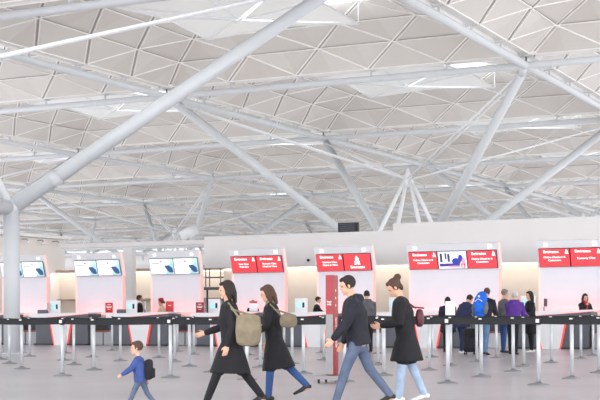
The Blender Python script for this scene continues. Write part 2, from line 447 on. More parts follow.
b_ = MB(); b_.lathe([(.06, 0), (.06, .03)], (0, 0, 0)); b_.build('mount', 'band', cctv)
b_ = MB(); b_.ell((0, -.03, -.02), (.055, .055, .055)); b_.build('dome', 'black', cctv)
# dark departures board above
p = W(349, 62, 0)
bd = empty('departures_board', (p.x, p.y, 5.0), 0, 'dark information board seen above the grey wall beside a steel arm', 'board')
b_ = MB(); b_.box((0, 0, 0), (1.0, .15, .42)); b_.build('housing', 'black', bd)
b_ = MB()
for k in range(4): b_.box((-.05, -.085, .14 - .09 * k), (.78, .01, .03))
b_.build('display_rows', 'bezel', bd)
b_ = MB(); b_.cyl((-.4, .05, -.2), (-.4, .05, -5), .04, n=8); b_.cyl((.4, .05, -.2), (.4, .05, -5), .04, n=8); b_.build('support_post', 'steel', bd)

# left side wall, with lamps under its white cap
w = MB(); w.box((-36.1, 46.9, 2.2), (.2, 5.6, 4.4)); struct(w.build('wall_left', 'sidewall'))
w = MB(); w.box((-36.0, 46.9, 4.47), (.7, 5.7, .12)); struct(w.build('trim_3', 'gutter'))
w = MB(); w.box((-39.5, 44.05, 2.25), (7, .2, 4.5)); struct(w.build('wall_left_return', 'sidewall'))
for k, y in enumerate((46.6, 47.7, 48.8)):
    e = empty('wall_lamp', (-35.85, y, 4.3), 0, ['bracket lamp under the white cap of left wall, nearest the big column', 'middle bracket lamp of three under the white cap of left wall', 'bracket lamp under the white cap of left wall, at its far end'][k], 'lamp', 'bracket lamps on the left wall')
    b_ = MB(); b_.cyl((-.15, 0, 0), (.12, 0, 0), .02, n=8); b_.cyl((.12, 0, 0), (.2, 0, -.1), .02, n=8); b_.build('arm', 'stainless', e)
    b_ = MB(); b_.lathe([(.1, -.2), (.12, -.16), (.05, -.08)], (.2, 0, 0)); b_.build('shade', 'gutter', e)
# beam, post and low warm wall between left wall and staircase
w = MB(); w.box((-30.15, 47, 3.95), (7.9, .3, .18)); struct(w.build('trim_4', 'band'))
w = MB(); w.box((-30.8, 47, 1.9), (.42, .3, 3.8)); struct(w.build('trim_5', 'band'))
w = MB(); w.box((-31.5, 49.4, 1.45), (11.5, .2, 2.9)); struct(w.build('wall_back', 'cream'))
w = MB(); w.box((-31.5, 49.25, 2.97), (11.5, .5, .1)); struct(w.build('trim_6', 'brown'))
w = MB(); w.box((-31.5, 49.2, 2.87), (11.3, .12, .05)); struct(w.build('trim_7', 'gold'))
w = MB(); w.box((-31.5, 49.2, 1.72), (11.3, .25, .05)); struct(w.build('trim_8', 'brown'))
w = MB(); w.box((-46, 70, 2.4), (24, .3, 4.8)); struct(w.build('wall_far', 'band'))
w = MB()
for z in (4.7, 5.1): w.cyl((-60, 69.5, z), (-32, 69.5, z), .09, n=10)
for k in range(8): w.cyl((-59 + 3.6 * k, 69.5, 4.3), (-59 + 3.6 * k, 69.5, 5.3), .05, n=8)
tag(w.build('pipe_rack', 'steel'), 'run of pale grey pipes on top of the distant low wall at left', 'pipes')

# staircase with steel railings between the third and fourth counters
st = empty('staircase', (-26.6, 47.6, 0), 0, 'staircase with thin steel railings behind the walking person in black coat', 'staircase')
b_ = MB()
for k in range(9): b_.box((.35 + .25 * k, 0, 2.1 - .19 * k), (.28, .9, .05))
b_.build('tread', 'dark', st)
for y in (-.45, .45):
    b_ = MB(); b_.prism([(.2, 2.12), (.2, 1.9), (2.5, .2), (2.5, .42)], y - .02, y + .02); b_.build('stringer', 'stainless', st)
b_ = MB(); b_.box((-.5, 0, 2.1), (1.4, .95, .1)); b_.build('landing', 'dark', st)
b_ = MB()
for y in (-.45, .45):
    b_.cyl((-1.2, y, 3.0), (.2, y, 3.0), .022, n=8); b_.cyl((.2, y, 3.0), (2.5, y, 1.3), .022, n=8)
    b_.cyl((-1.2, y, 2.55), (.2, y, 2.55), .015, n=8); b_.cyl((.2, y, 2.55), (2.5, y, .85), .015, n=8)
    for x in (-1.2, -.5, .2): b_.cyl((x, y, 2.1), (x, y, 3.0), .022, n=8)
    for x in (.95, 1.7, 2.45): b_.cyl((x, y, 2.1 - .74 * (x - .2)), (x, y, 3.0 - .74 * (x - .2)), .022, n=8)
b_.build('railing', 'bezel', st)
b_ = MB()
for x in (-1.1, .1): b_.cyl((x, -.4, 0), (x, -.4, 2.1), .04, n=8); b_.cyl((x, .4, 0), (x, .4, 2.1), .04, n=8)
b_.build('support_post', 'bezel', st)

# ------------------------------------------------------------------ check-in units
YP = 42.0
def letters_block(par, y, cx, zc, lines, small=.085):
    text('Emirates', .125, 'heading_text', 'textw', par, (cx - .1, y, zc + .195), sx=1.15)
    for q, tx in enumerate(lines): text(tx, small, 'sign_text', 'textw', par, (cx, y, zc - .03 + (.05 - .1 * q) * (len(lines) - 1)), sx=1.1)
    crest(par, cx + .4, y, zc + .19, .07)
def crest(par, cx, y, cz, s):         # flame-like calligraphic emblem
    b = MB()
    def blade(pts, w):
        for a, c in zip(pts[:-1], pts[1:]):
            a = V((cx + a[0] * s, y, cz + a[1] * s)); c = V((cx + c[0] * s, y, cz + c[1] * s)); d = (c - a).normalized(); n = V((-d.z, 0, d.x)) * w * s / 2
            b.add([a - n, c - n, c + n, a + n], [(0, 1, 2, 3)])
    blade([(-.1, -.9), (-.6, -.4), (-.2, .1), (-.3, .6), (.05, 1.1)], .28)
    blade([(.1, -.9), (.6, -.5), (.3, 0), (.45, .35), (.1, .7)], .26)
    blade([(-.8, -.95), (0, -.75), (.8, -.95)], .22)
    blade([(0, -.6), (.1, -.1), (-.05, .35)], .22)
    b.build('emblem', 'textw', par)
def lean(par, name='x'):              # local frame of the forward leaning head
    e = empty(name, (0, -.0, 2.5)); e.parent = par; return e
UNITS = [(-32.29, 'w', 13), (-28.85, 'w', 15), (-25.53, 'w', 17), (-22.15, 'r4', 19), (-18.82, 'r5', 21), (-14.93, 'r6', 23), (-11.03, 'r7', 25)]
NTH = ['far left', 'second from left', 'third from left', 'middle', 'fifth from left', 'wide sixth', 'rightmost']
DESC = ['white check-in back panel with two white displays beside the big steel column',
        'white check-in back panel with two white displays, left of the white post',
        'white check-in back panel with two white displays, left of the staircase',
        'check-in back panel under two red displays, the first red pair from the left',
        'check-in back panel under two red displays, one showing a large emblem',
        'wide check-in back panel with three displays, the middle one a colourful picture',
        'check-in back panel under two red displays at the right edge']
TH = math.atan2(.25, .86)             # the head leans forward
for n, (uc, kind, num) in enumerate(UNITS):
    wide = kind == 'r6'; hw = 1.57 if wide else 1.06
    r = empty('check_in_backdrop', (uc, YP, 0), 0, DESC[n], 'check-in panel', 'check-in back panels with overhead displays')
    b = MB(); b.box((0, .1, 1.27), (2 * hw - .06, .2, 2.54)); 
    if wide: b.box((.05, -.004, 1.35), (1.3, .01, 1.2), 0); b.box((.05, -.006, 1.95), (1.32, .012, .012), 1)
    b.build('back_panel', ['panelw', 'band'], r)
    hd = MB(); hd.prism([(-hw - .02, 0), (hw + .02, 0), (hw + .02, .87), (-hw - .02, .87)], 0, .16)
    H = hd.build('display_housing', 'white', r, (0, -.02, 2.5)); H.rotation_euler = (TH, 0, 0)
    # right and left edges glow softly
    for s_ in (-1, 1):
        b = MB(); b.box((s_ * (hw - .015), .02, 1.25), (.035, .12, 2.5)); b.build('edge_light', 'led' if s_ > 0 else 'ledw', r)
    b = MB(); b.box((hw + .03, .05, .435), (.025, .1, .87)); b.build('head_edge_light', 'ledw', H)
    # counter numbers on the head
    for q, s_ in enumerate((-1, 1)):
        text('%02d' % (num + q), .15, 'counter_number', 'textw', H, (s_ * (hw - .28), -.012, .745))
    W3 = 1.0; ns = 3 if wide else 2
    for q in range(ns):
        cx = (q - (ns - 1) / 2) * (W3 + .012)
        red = kind != 'w' and not (wide and q == 1)
        sc = MB(); sc.box((cx, -.025, .34), (W3, .05, .6)); S = sc.build('display', 'redframe' if red else 'bezel', H)
        f = MB(); f.box((cx, -.055, .34), (W3 - .035, .012, .565)); f.build('screen', 'red' if red else 'screenw', S)
        y = -.064
        if red:
            if kind == 'r5' and q == 1:
                crest(S, cx, y, .40, .14); text('Emirates', .13, 'heading_text', 'textw', S, (cx, y, .17), sx=1.15)
            else:
                ln = {'r4': [['First Class', 'Welcome'], ['Business Class', 'Check-in Here']][min(q, 1)], 'r5': ['Business Class', 'Check-in Here'],
                      'r6': ['Online Check-in &', 'Customers'], 'r7': [['Online Check-in &', 'Customers'], ['Economy Class']][min(q, 1)]}[kind]
                letters_block(S, y, cx, .34, ln)
        elif wide:
            g = MB()
            g.box((cx - .1, y, .18), (.7, .004, .10)); g.build('picture_block', 'purple', S)
            for (a, z, w_, h_) in ((-.38, .42, .08, .3), (-.22, .48, .06, .2), (-.12, .42, .08, .26), (.22, .3, .12, .16)):
                g = MB(); g.box((cx + a, y - .001, z), (w_, .004, h_)); g.build('picture_figure', 'bezel', S)
            g = MB(); g.ell((cx + .12, y, .3), (.14, .004, .11)); g.ell((cx + .28, y, .40), (.08, .004, .12)); g.build('picture_people', 'blue', S)
            g = MB(); g.box((cx + .05, y - .001, .12), (.4, .004, .06)); g.ell((cx + .38, y - .001, .25), (.07, .004, .18)); g.build('picture_ground', 'pink', S)
            g = MB(); g.box((cx + .36, y - .004, .145), (.14, .004, .14)); g.build('logo_block', 'red', S); crest(S, cx + .36, y - .008, .145, .045)
        else:
            g = MB(); g.add([(cx + .12, y, .06), (cx + .5, y, .06), (cx + .5, y, .60), (cx + .25, y, .36)], [(0, 1, 2, 3)]); g.build('picture_tint', 'teal', S)
            g = MB(); g.add([(cx + .2, y - .001, .62), (cx + .5, y - .001, .62), (cx + .5, y - .001, .42)], [(0, 1, 2)]); g.build('picture_green', 'mint', S)
            g = MB(); g.loft([(cx + .14, y - .002, .36), (cx + .26, y - .002, .30), (cx + .37, y - .002, .20), (cx + .45, y - .002, .13)], [(.03, .002), (.10, .002), (.11, .002), (.03, .002)], ref=(.5, 0, .8)); g.build('picture_wing', 'blueleaf', S)
            g = MB(); g.box((cx + .0, y - .001, .52), (.07, .003, .05)); g.build('logo_mark', 'signred', S)
            g = MB()
            for k, wd in enumerate((.34, .3, .22, .26)): g.box((cx - .42 + wd / 2, y - .001, .46 - .07 * k), (wd, .003, .014 if k else .028))
            g.build('display_text', 'greytext', S)
    # low glow strip behind the counter
    b = MB(); b.box((0, -.05, 1.12), (2 * hw - .1, .06, .03)); b.build('glow_strip', 'led', r)
    L = bpy.data.lights.new('glow', 'AREA'); L.shape = 'RECTANGLE'; L.size = 2 * hw - .2; L.size_y = .08; L.energy = 5 * (1.4 if wide else 1); L.color = (1, .16, .12)
    lo = bpy.data.objects.new('panel_glow_light', L); COL.objects.link(lo); lo.location = (uc, YP - .22, 1.08); lo.rotation_euler = (pi - .6, 0, 0)

# counters
CD = ['white and dark grey check-in counter beside the big steel column', 'white and dark grey check-in counter in front of the second white back panel',
      'white and dark grey check-in counter where a woman in red hat sits', 'check-in counter behind the two walking people in black',
      'check-in counter behind the red totem', 'wide check-in counter behind the queueing passengers', 'check-in counter at right where a woman in red scarf sits']
def counter(n, uc, wdt):
    r = empty('check_in_counter', (uc, 39.6, 0), 0, CD[n], 'counter', 'check-in counters')
    b = MB(); b.prism([(-.26, 0), (.26, 0), (.46, .98), (-.46, .98)], -.06, .5); b.build('front_panel', 'white', r)
    for s_ in (-1, 1):
        b = MB(); b.prism([(s_ * .265, .0), (s_ * .30, .0), (s_ * .505, .98), (s_ * .465, .98)][::s_], -.07, .1); b.build('edge_light', 'ledred', r)
        x1 = wdt
        b = MB(); b.prism([(s_ * .31, .06), (s_ * x1, .06), (s_ * x1, .98), (s_ * .51, .98)][::s_], 0, .6); b.build('side_panel', 'dark', r)
        b = MB(); b.box((s_ * (x1 + .32) / 2, .06, .03), (x1 - .34, .4, .06)); b.build('plinth', 'dark2', r)
    b = MB(); b.prism([(-wdt - .2, .98), (-.7, .98), (wdt + .1, 1.12), (wdt + .1, 1.17), (-wdt - .2, 1.12)], -.1, .75); b.build('worktop', 'white', r)
    b = MB(); b.prism([(-.66, .985), (wdt + .1, .985), (wdt + .1, 1.10)], -.09, .7); b.build('worktop_fascia', 'dark', r)
    b = MB(); b.prism([(-.72, .975), (-.66, .975), (wdt + .1, 1.105), (wdt + .1, 1.122)], -.108, -.08); b.build('worktop_edge_light', 'ledred', r)
    b = MB(); b.box((0, 1.0, .55), (2 * wdt - .1, .45, 1.04)); b.build('rear_cabinet', 'white', r)
    return r
for n, (uc, kind, num) in enumerate(UNITS): counter(n, uc, 1.5 if kind == 'r6' else 1.12)
# conveyors between the counters
us = [u[0] for u in UNITS]
gaps = [((us[i] + us[i + 1]) / 2 + (-.19 if i == 4 else (.19 if i == 5 else 0)), i) for i in range(6)] + [(us[6] + 1.72, 6), (us[0] - 1.72, 7)]
GL = ['baggage conveyor right of the big steel column', 'baggage conveyor left of the child', 'baggage conveyor behind the posts right of the child', 'baggage conveyor behind the tan tote bag',
      'baggage conveyor behind the man in black jacket', 'baggage conveyor beyond the person in purple jacket', 'baggage conveyor at the right edge', 'baggage conveyor hidden behind the big steel column']
for gx, i in gaps:
    r = empty('baggage_conveyor', (gx, 39.9, 0), 0, GL[i], 'conveyor', 'baggage conveyors between counters')
    for s_ in (-1, 1):
        b = MB(); b.box((s_ * .25, -.1, .24), (.46, .05, .44)); b.build('scale_plate', 'stainless', r)
        b = MB(); b.box((s_ * .50, .35, .38), (.04, 1.0, .72)); b.build('side_rail', 'stainless', r)
    b = MB(); b.prism([(-.5, .47), (.5, .47), (.5, .52), (-.5, .52)], -.1, .8); b.build('belt', 'redbrown', r)
    b = MB(); b.box((0, .8, .7), (1.0, .05, .5)); b.build('curtain', 'dark', r)

# equipment on the counters
def terminal(loc, label):
    e = empty('counter_terminal', loc, 0, label, 'terminal', 'white terminals on the check-in counters')
    b = MB(); b.rbox((0, 0, .27), (.46, .06, .52), .02); b.build('backboard', 'white', e)
    b = MB(); b.box((-.04, -.035, .3), (.2, .012, .2)); b.build('screen', 'teal', e)
    b = MB(); b.rbox((.1, -.045, .3), (.07, .03, .17), .01); b.build('handset', 'black', e)
    b = MB(); b.lathe([(.1, 0), (.1, .012), (.03, .02)]); b.build('foot', 'white', e)
TL = ['white terminal left of the big steel column foot', 'white terminal with bluish screen right of the left wall', 'white terminal beside the standing man in dark suit',
      'white terminal below the staircase', 'white terminal left of the man behind the red totem', 'white terminal behind the walking woman with phone', 'white terminal at the left of the right-hand counter']
for n, (uc, kind, num) in enumerate(UNITS):
    terminal((uc - (1.5 if kind == 'r6' else 1.0), 40.6, 1.075), TL[n])
def monitor(loc, rz, label):
    e = empty('monitor', loc, rz, label, 'monitor', 'slim monitors on the counters')
    b = MB(); b.rbox((0, 0, .32), (.44, .03, .28), .01); b.build('casing', 'white', e)
    b = MB(); b.box((0, -.018, .32), (.4, .006, .24)); b.build('screen', 'black', e)
    b = MB(); b.box((0, .03, .12), (.05, .03, .24)); b.lathe([(.1, 0), (.1, .01), (.02, .015)], (0, .02, 0)); b.build('stand', 'dark', e)
monitor((-30.2, 40.6, 1.075), 2.15, 'slim upright monitor seen edge on in front of the left wall end')
monitor((-25.95, 40.6, 1.075), 2.1, 'slim monitor between the standing man and the woman in red hat')
monitor((-11.5, 40.6, 1.075), 1.6, 'slim monitor left of the woman in red scarf')
def desk_sign(loc, rz, label, col, lines, txt='signtxt'):
    e = empty('counter_sign', loc, rz, label, 'sign', 'small upright signs on the counters')
    b = MB(); b.rbox((0, 0, .19), (.28, .03, .34), .01); b.build('board', col, e)
    b = MB(); b.box((0, 0, .012), (.26, .14, .022)); b.build('base', 'dark', e)
    b = MB()
    for z, w_, h_ in lines: b.box((0, -.017, z), (w_, .003, h_))
    b.build('printed_lines', txt, e)
L1 = [(.29, .12, .02), (.22, .2, .02), (.18, .17, .02), (.12, .1, .012)]
desk_sign((-27.05, 39.95, 1.145), .3, 'bright red sign with white print left of the standing man', 'signred', L1)
desk_sign((-24.55, 39.95, 1.17), .3, 'red sign on the counter right of the woman in red hat', 'signred', [(.22, .1, .02)])
desk_sign((-23.35, 39.95, 1.13), .3, 'dark red sign partly behind the walker in long black coat', 'signdk', L1)
desk_sign((-21.28, 39.95, 1.16), .3, 'pale sign with red top in front of the seated dark haired agent', 'white', [(.32, .27, .07)], 'signred')
desk_sign((-12.25, 39.95, 1.13), .2, 'dark maroon sign at the left of the right-hand counter', 'signdk', [(.2, .1, .01)])
# grey task chairs behind the counters
def chair(loc, rz, label):
    e = empty('office_chair', loc, rz, label, 'chair', 'grey task chairs behind the counters')
    b = MB(); b.rbox((0, -.2, 1.02), (.44, .08, .5), .05, 3); b.build('backrest', 'chairg', e)
    b = MB(); b.rbox((0, 0, .6), (.46, .46, .09), .04, 3); b.build('seat', 'chairg', e)
    b = MB(); b.cyl((0, 0, .06), (0, 0, .57), .03, n=10); b.cyl((0, -.2, .6), (0, -.22, .85), .02, n=8)
    for k in range(5): a = 2 * pi * k / 5; b.cyl((0, 0, .1), (.27 * cos(a), .27 * sin(a), .05), .02, n=8); b.ell((.27 * cos(a), .27 * sin(a), .03), (.03, .03, .03))
    b.build('base', 'black', e)
chair((-27.3, 41.25, 0), .4, 'grey chair back beside the bright red counter sign')
chair((-30.75, 41.2, 0), .2, 'grey chair back right of the big steel column')

# black holdall and red bag on the counters
bg = empty('holdall', (W(381, 43.2).x, W(381, 43.2).y - .2, 0), .3, 'black rounded holdall with white tag between the walking woman and the standing figure', 'bag')
bg.location = (-17.35, 39.75, .52)
b = MB(); b.rbox((0, 0, .27), (.52, .32, .5), .14, 4); b.build('bag_body', 'c_black', bg)
b = MB(); b.box((.08, -.165, .33), (.09, .01, .07)); b.build('luggage_tag', 'paper', bg)
b = MB(); b.loft([(-.14, 0, .5), (-.1, 0, .58), (.1, 0, .58), (.14, 0, .5)], [.013] * 4, n=8); b.build('handle', 'black', bg)

# ------------------------------------------------------------------ queue barrier
ROWS = [(20.45, [-16.6, -14.85, -12.59, -11.01, -9.18, -7.39, -5.91, -4.2]),
        (22.65, [-19.2, -17.48, -15.75, -12.99, -11.04, -9.38, -7.58, -5.94, -4.4]),
        (24.85, [-21.2, -19.56, -17.74, -14.82, -13.11, -9.37, -7.67, -6.02, -4.4]),
        (27.05, [-21.6, -19.66, -18.04, -16.53, -13.42, -11.37, -9.7, -8.12, -6.3]),
        (29.25, [-22.3, -20.31, -18.32, -16.42, -15.38, -13.68, -9.85, -8.15, -6.4]),
        (31.8, [-24.6, -23.02, -18.8, -17.09, -11.89, -10.21, -8.14, -6.5]),
        (34.15, [-23.03, -20.72, -17.24, -16.03, -14.32, -8.42])]
RN = ['front', 'second', 'third', 'fourth', 'fifth', 'sixth', 'rearmost']
def make_post():
    e = empty('queue_post', (0, 0, 0))
    b = MB(); b.lathe([(.175, 0), (.175, .012), (.15, .022), (.06, .04), (.035, .06)], n=28); b.build('base', 'stainless', e)
    b = MB(); b.lathe([(.032, .05), (.032, .95)], n=16); b.build('pole', 'chrome', e)
    b = MB(); b.lathe([(.036, .94), (.042, .95), (.042, 1.03), (.03, 1.045)], n=16); b.build('belt_cassette', 'black', e)
    b = MB(); b.box((0, -.05, 1.0), (.05, .02, .055)); b.build('belt_clip', 'signtxt', e)
    return e
post0 = make_post(); first = True
for ri, (y, xs) in enumerate(ROWS):
    ys = [y + random.Random(ri * 50 + k).uniform(-.06, .06) for k in range(len(xs))]
    for k, x in enumerate(xs):
        t = post0 if first else copy_tree(post0); first = False
        t.location = (x, ys[k], 0)
        tag(t, 'silver queue post on round base, %s from the left in the %s row' % (ORD[k + 1], RN[ri]), 'queue post', 'silver queue barrier posts')
        if k + 1 < len(xs):
            a = V((x, ys[k], .99)); c = V((xs[k + 1], ys[k + 1], .99)); d = (c - a).normalized()
            a += d * .042; c -= d * .042; n_ = V((-d.y, d.x, 0)) * .002
            b = MB(); vs = []; fs = []; N = 8; L = (c - a).length
            for q in range(N + 1):
                t_ = q / N; p = a.lerp(c, t_) - V((0, 0, .006 * L * 4 * t_ * (1 - t_)))
                for dz in (-.04, .04):
                    for s_ in (-1, 1): vs.append(p + n_ * s_ + V((0, 0, dz)))
            for q in range(N):
                o = q * 4; fs += [(o, o + 4, o + 6, o + 2), (o + 1, o + 3, o + 7, o + 5), (o + 2, o + 6, o + 7, o + 3), (o, o + 1, o + 5, o + 4)]
            b.add(vs, fs)
            tag(b.build('barrier_belt', 'belt'), 'black belt between the %s and %s posts of the %s row' % (ORD[k + 1], ORD[k + 2], RN[ri]), 'barrier belt', 'black belts of the queue barrier')
# white notice on a post
nt_ = empty('notice_board', (-9.7, 27.03, 1.045), YAW - .1, 'blank white notice standing on a queue post in front of the queue', 'notice')
b = MB(); b.box((0, -.01, .17), (.2, .008, .29)); b.build('sheet', 'paper', nt_)
b = MB(); b.box((0, 0, .01), (.05, .03, .03)); b.build('clamp', 'black', nt_)

# ------------------------------------------------------------------ red totem
p = W(332, 22.0)
tt = empty('totem_sign', p, .12, 'tall slim red totem with silver lower front on a wheeled silver base', 'totem')
b = MB(); b.rbox((0, 0, .13 + .81), (.125, .28, 1.62), .008); b.build('side_casing', 'totemred', tt)
b = MB(); b.box((0, -.142, 1.43), (.118, .006, .62)); b.build('front_upper_panel', 'totempink', tt)
b = MB(); b.box((0, -.142, .63), (.118, .006, .97)); b.build('front_lower_panel', 'totemsil', tt)
b = MB(); b.box((-.0, -.01, .095), (.42, .46, .06)); b.build('base_plate', 'totemsil', tt)
for sx in (-1, 1):
    for sy in (-1, 1):
        b = MB(); b.cyl((sx * .17 - .012, sy * .19, .033), (sx * .17 + .012, sy * .19, .033), .033, n=14); b.box((sx * .17, sy * .19, .055), (.034, .03, .03)); b.build('castor', 'rubber', tt)
text('size check', .12, 'vertical_lettering', 'signtxt', tt, (.066, 0, .82), (pi / 2, -pi / 2, pi / 2), depth=.001)
text('bags\nonly', .045, 'front_lettering', 'signtxt', tt, (0, -.148, 1.3))
b = MB(); b.ell((.0645, 0, 1.5), (.002, .02, .02)); b.ell((.0645, .0, 1.38), (.002, .02, .02)); b.ell((.0645, 0, 1.26), (.002, .02, .02)); b.build('white_symbol', 'signtxt', tt)

# ------------------------------------------------------------------ people
def person(name_label, pos, rot, k=1., lean=0., head=0., hyaw=0., arms=((.1, .12, .25, 0.), (.1, .12, .25, 0.)), legs=((0, .03), (0, .03)),
           skin='skin', hair='hair_dk', hairstyle='short', top='c_black', hem=.1, bottom='c_black', shoes='shoe_dk', female=False, fat=0., seat=None,
           hood=False, near=False, extras=None, collar=None, hat=None, hs=1.):
    r = empty('person', (pos[0], pos[1], 0), rot, name_label, 'person')
    vx = .0085 if near else .011
    # skeleton
    P = V((0, 0, 0)); J = {}
    leg = []
    for s_, (a, b) in zip((-1, 1), legs):
        h = P + V((s_ * .092, 0, 0)); kn = h + V((s_ * .005, sin(a), -cos(a))) * .43; an = kn + V((0, sin(a - b), -cos(a - b))) * .42
        leg.append([h, kn, an, max(0, (b - a)) * .9])
    low = min(l[2].z - .085 - .07 * sin(min(l[3], 1.2)) for l in leg)
    if seat is not None: base = seat / k
    else: base = -low
    P = V((0, 0, base)); 
    for l in leg:
        for q in range(3): l[q] = l[q] + P
    d = V((0, sin(lean), cos(lean)))
    nk = P + d * .53; sh = P + d * .465
    sw = .165 if female else .185
    hd = d.lerp(V((0, sin(lean + head), cos(lean + head))), .7).normalized()
    hc = nk + hd * .152 * (1 + (hs - 1) * .8)
    HM = Matrix.Translation(hc) @ Matrix.Rotation(-hyaw, 4, 'Z') @ Matrix.Rotation(-(lean * .3 + head), 4, 'X') @ Matrix.Scale(hs, 4)
    arm = []
    for s_, (a, c, e, c2) in zip((-1, 1), arms):
        s0 = sh + V((s_ * sw, 0, -.01)); u = V((s_ * sin(c), cos(c) * sin(a), -cos(c) * cos(a))); el = s0 + u * .285
        f = V((s_ * sin(c2), cos(c2) * sin(a + e), -cos(c2) * cos(a + e))); wr = el + f * .25
        arm.append([s0, el, wr, u, f])
    S = Matrix.Scale(k, 4)
    body = MB()
    body.ell((0, -.006, .025), (.074, .094, .098), 16, 12, T=S @ HM)
    body.ell((0, .022, -.05), (.054, .066, .062), 14, 10, T=S @ HM)
    body.ell((0, .092, -.018), (.013, .022, .024), 10, 8, T=S @ HM); body.ell((0, .09, .012), (.009, .014, .03), 8, 8, T=S @ HM)
    body.ell((0, .078, -.062), (.024, .014, .012), 10, 8, T=S @ HM); body.ell((0, .08, .03), (.05, .014, .012), 10, 8, T=S @ HM)
    body.ell((0, .074, -.095), (.022, .02, .018), 10, 8, T=S @ HM)
    for s_ in (-1, 1): body.ell((s_ * .077, -.008, -.01), (.012, .02, .032), 10, 8, T=S @ HM)
    body.loft([nk - d * .06, nk + d * .01, hc - hd * .03], [(.07, .06), (.055, .055), (.052, .056)], n=14, T=S)
    tr = [(-.06, .14, .10), (.02, .16, .11), (.16, .13, .095), (.30, .155, .11), (.40, .165, .10), (.47, .12, .08), (.51, .06, .055)]
    body.loft([P + d * t for t, _, _ in tr], [(a, b) for _, a, b in tr], n=18, T=S)
    for l in leg:
        h, kn, an, fp = l
        body.loft([h, h.lerp(kn, .45), kn, kn.lerp(an, .3), an], [.082, .068, .052, .05, .034], n=12, T=S)
        body.loft([an + V((0, -.05 , -.045)), an + V((0, .06, -.045 - .05 * sin(fp))), an + V((0, .16, -.06 - .12 * sin(fp)))], [(.032, .03), (.038, .03), (.032, .018)], n=12, T=S)
    for s_, (s0, el, wr, u, f) in zip((-1, 1), arm):
        body.loft([s0 + u * .035 + V((-s_ * .012, 0, -.01)), s0.lerp(el, .4), el, el.lerp(wr, .35), wr], [.05, .043, .035, .034, .024], n=12, T=S)
        # hand: palm, four curled fingers, thumb off the side
        side = V((0, 1, 0)) if abs(f.y) < .8 else V((0, 0, 1))
        side = (side - f * side.dot(f)).normalized(); nrm = f.cross(side) * -s_          # nrm points to the body
        if nrm.x * s_ > 0: nrm = -nrm
        pc = wr + f * .09
        body.loft([wr - f * .01, wr + f * .05, pc], [(.024, .017), (.038, .016), (.038, .013)], ref=tuple(side), n=12, T=S)
        for q, (o_, ln, cu) in enumerate(((.029, .07, .5), (.010, .078, .6), (-.010, .072, .7), (-.028, .058, .85))):
            b0 = pc + side * o_; b1 = b0 + (f * cos(cu * .5) + nrm * sin(cu * .5)) * ln * .5; b2 = b1 + (f * cos(cu * 1.5) + nrm * sin(cu * 1.5)) * ln * .5
            body.loft([b0 - f * .015, b0, b1, b2], [.009, .009, .0085, .007], n=8, T=S)
        t0 = wr + f * .03 + side * .028; t1 = t0 + (f * .6 + side * .6 + nrm * .3).normalized() * .04; t2 = t1 + (f * .85 + side * .1 + nrm * .4).normalized() * .032
        body.loft([t0 - side * .012, t0, t1, t2], [.011, .011, .010, .008], n=8, T=S)
    body.skin('body', skin, r, .0075 if near else .0095, 2)
    # eyes and mouth
    e = MB()
    for s_ in (-1, 1): e.ell((s_ * .03, .083, .004), (.012, .008, .007), 8, 6, T=S @ HM)
    e.build('eyes', 'eye', r)
    e = MB(); e.ell((0, .089, -.062), (.021, .007, .007), 10, 6, T=S @ HM); e.build('lips', 'lip', r)
    # hair
    h = MB()
    h.ell((0, -.022, .038), (.083, .096, .096), 16, 12, T=S @ HM); h.ell((0, .03, .085), (.062, .06, .035), 12, 8, T=S @ HM)
    for s_ in (-1, 1): h.ell((s_ * .068, -.02, .01), (.018, .05, .06), 10, 8, T=S @ HM)
    if hairstyle == 'bun': h.ell((0, -.11, .10), (.05, .055, .05), 12, 8, T=S @ HM); h.ell((0, -.08, -.03), (.06, .035, .06), 10, 8, T=S @ HM)
    if hairstyle == 'lowbun': h.ell((0, -.115, -.02), (.045, .045, .045), 12, 8, T=S @ HM)
    if hairstyle in ('long', 'bob'):
        ln = .24 if hairstyle == 'long' else .12
        h.loft([(0, -.07, .04), (0, -.085, -.06), (0, -.085, -.06 - ln)], [(.08, .05), (.085, .045), (.06, .025)], n=14, T=S @ HM)
        for s_ in (-1, 1): h.loft([(s_ * .07, -.01, .05), (s_ * .08, -.01, -.05), (s_ * .075, -.02, -.05 - ln * .7)], [(.022, .04), (.022, .045), (.015, .03)], n=10, T=S @ HM)
    h.skin('hair', hair, r, .009, 2)
    if hat:
        h = MB(); h.lathe([(.088, .03), (.094, .06), (.096, .11), (.085, .145), (.03, .155)], (0, -.015, 0), 20, T=S @ HM); h.build('hat', hat, r)
    # top
    t_ = MB(); g = .022 + fat
    rr = [(-.02, .165 + fat, .12 + fat), (.08, .155 + g * .7, .11 + g * .7), (.18, .135 + g, .10 + g), (.30, .16 + g, .115 + g), (.41, .168 + g * .7, .10 + g * .7), (.475, .142 + g * .3, .098 + g * .3), (.52, .074, .074)]
    pts = [P + d * t for t, _, _ in rr]; ra = [(a, b) for _, a, b in rr]
    mid = (leg[0][1] + leg[1][1]) / 2; spread = abs(leg[0][1].y - leg[1][1].y) / 2
    if hem > .12:
        hp = mid if seat is None else P
        down = (V((0, hp.y - P.y, hp.z - P.z))).normalized() if seat is None else V((0, 0, -1))
        n_ = 3
        for q in range(1, n_ + 1):
            L_ = hem * q / n_; pts.insert(0, P + down * L_); ra.insert(0, (.175 + fat + .012 * q, .125 + fat + .02 * q + spread * .5 * (L_ / .43)))
    else: pts.insert(0, P - d * hem); ra.insert(0, (.168 + fat, .125 + fat))
    t_.loft(pts, ra, n=20, cap=False, T=S)
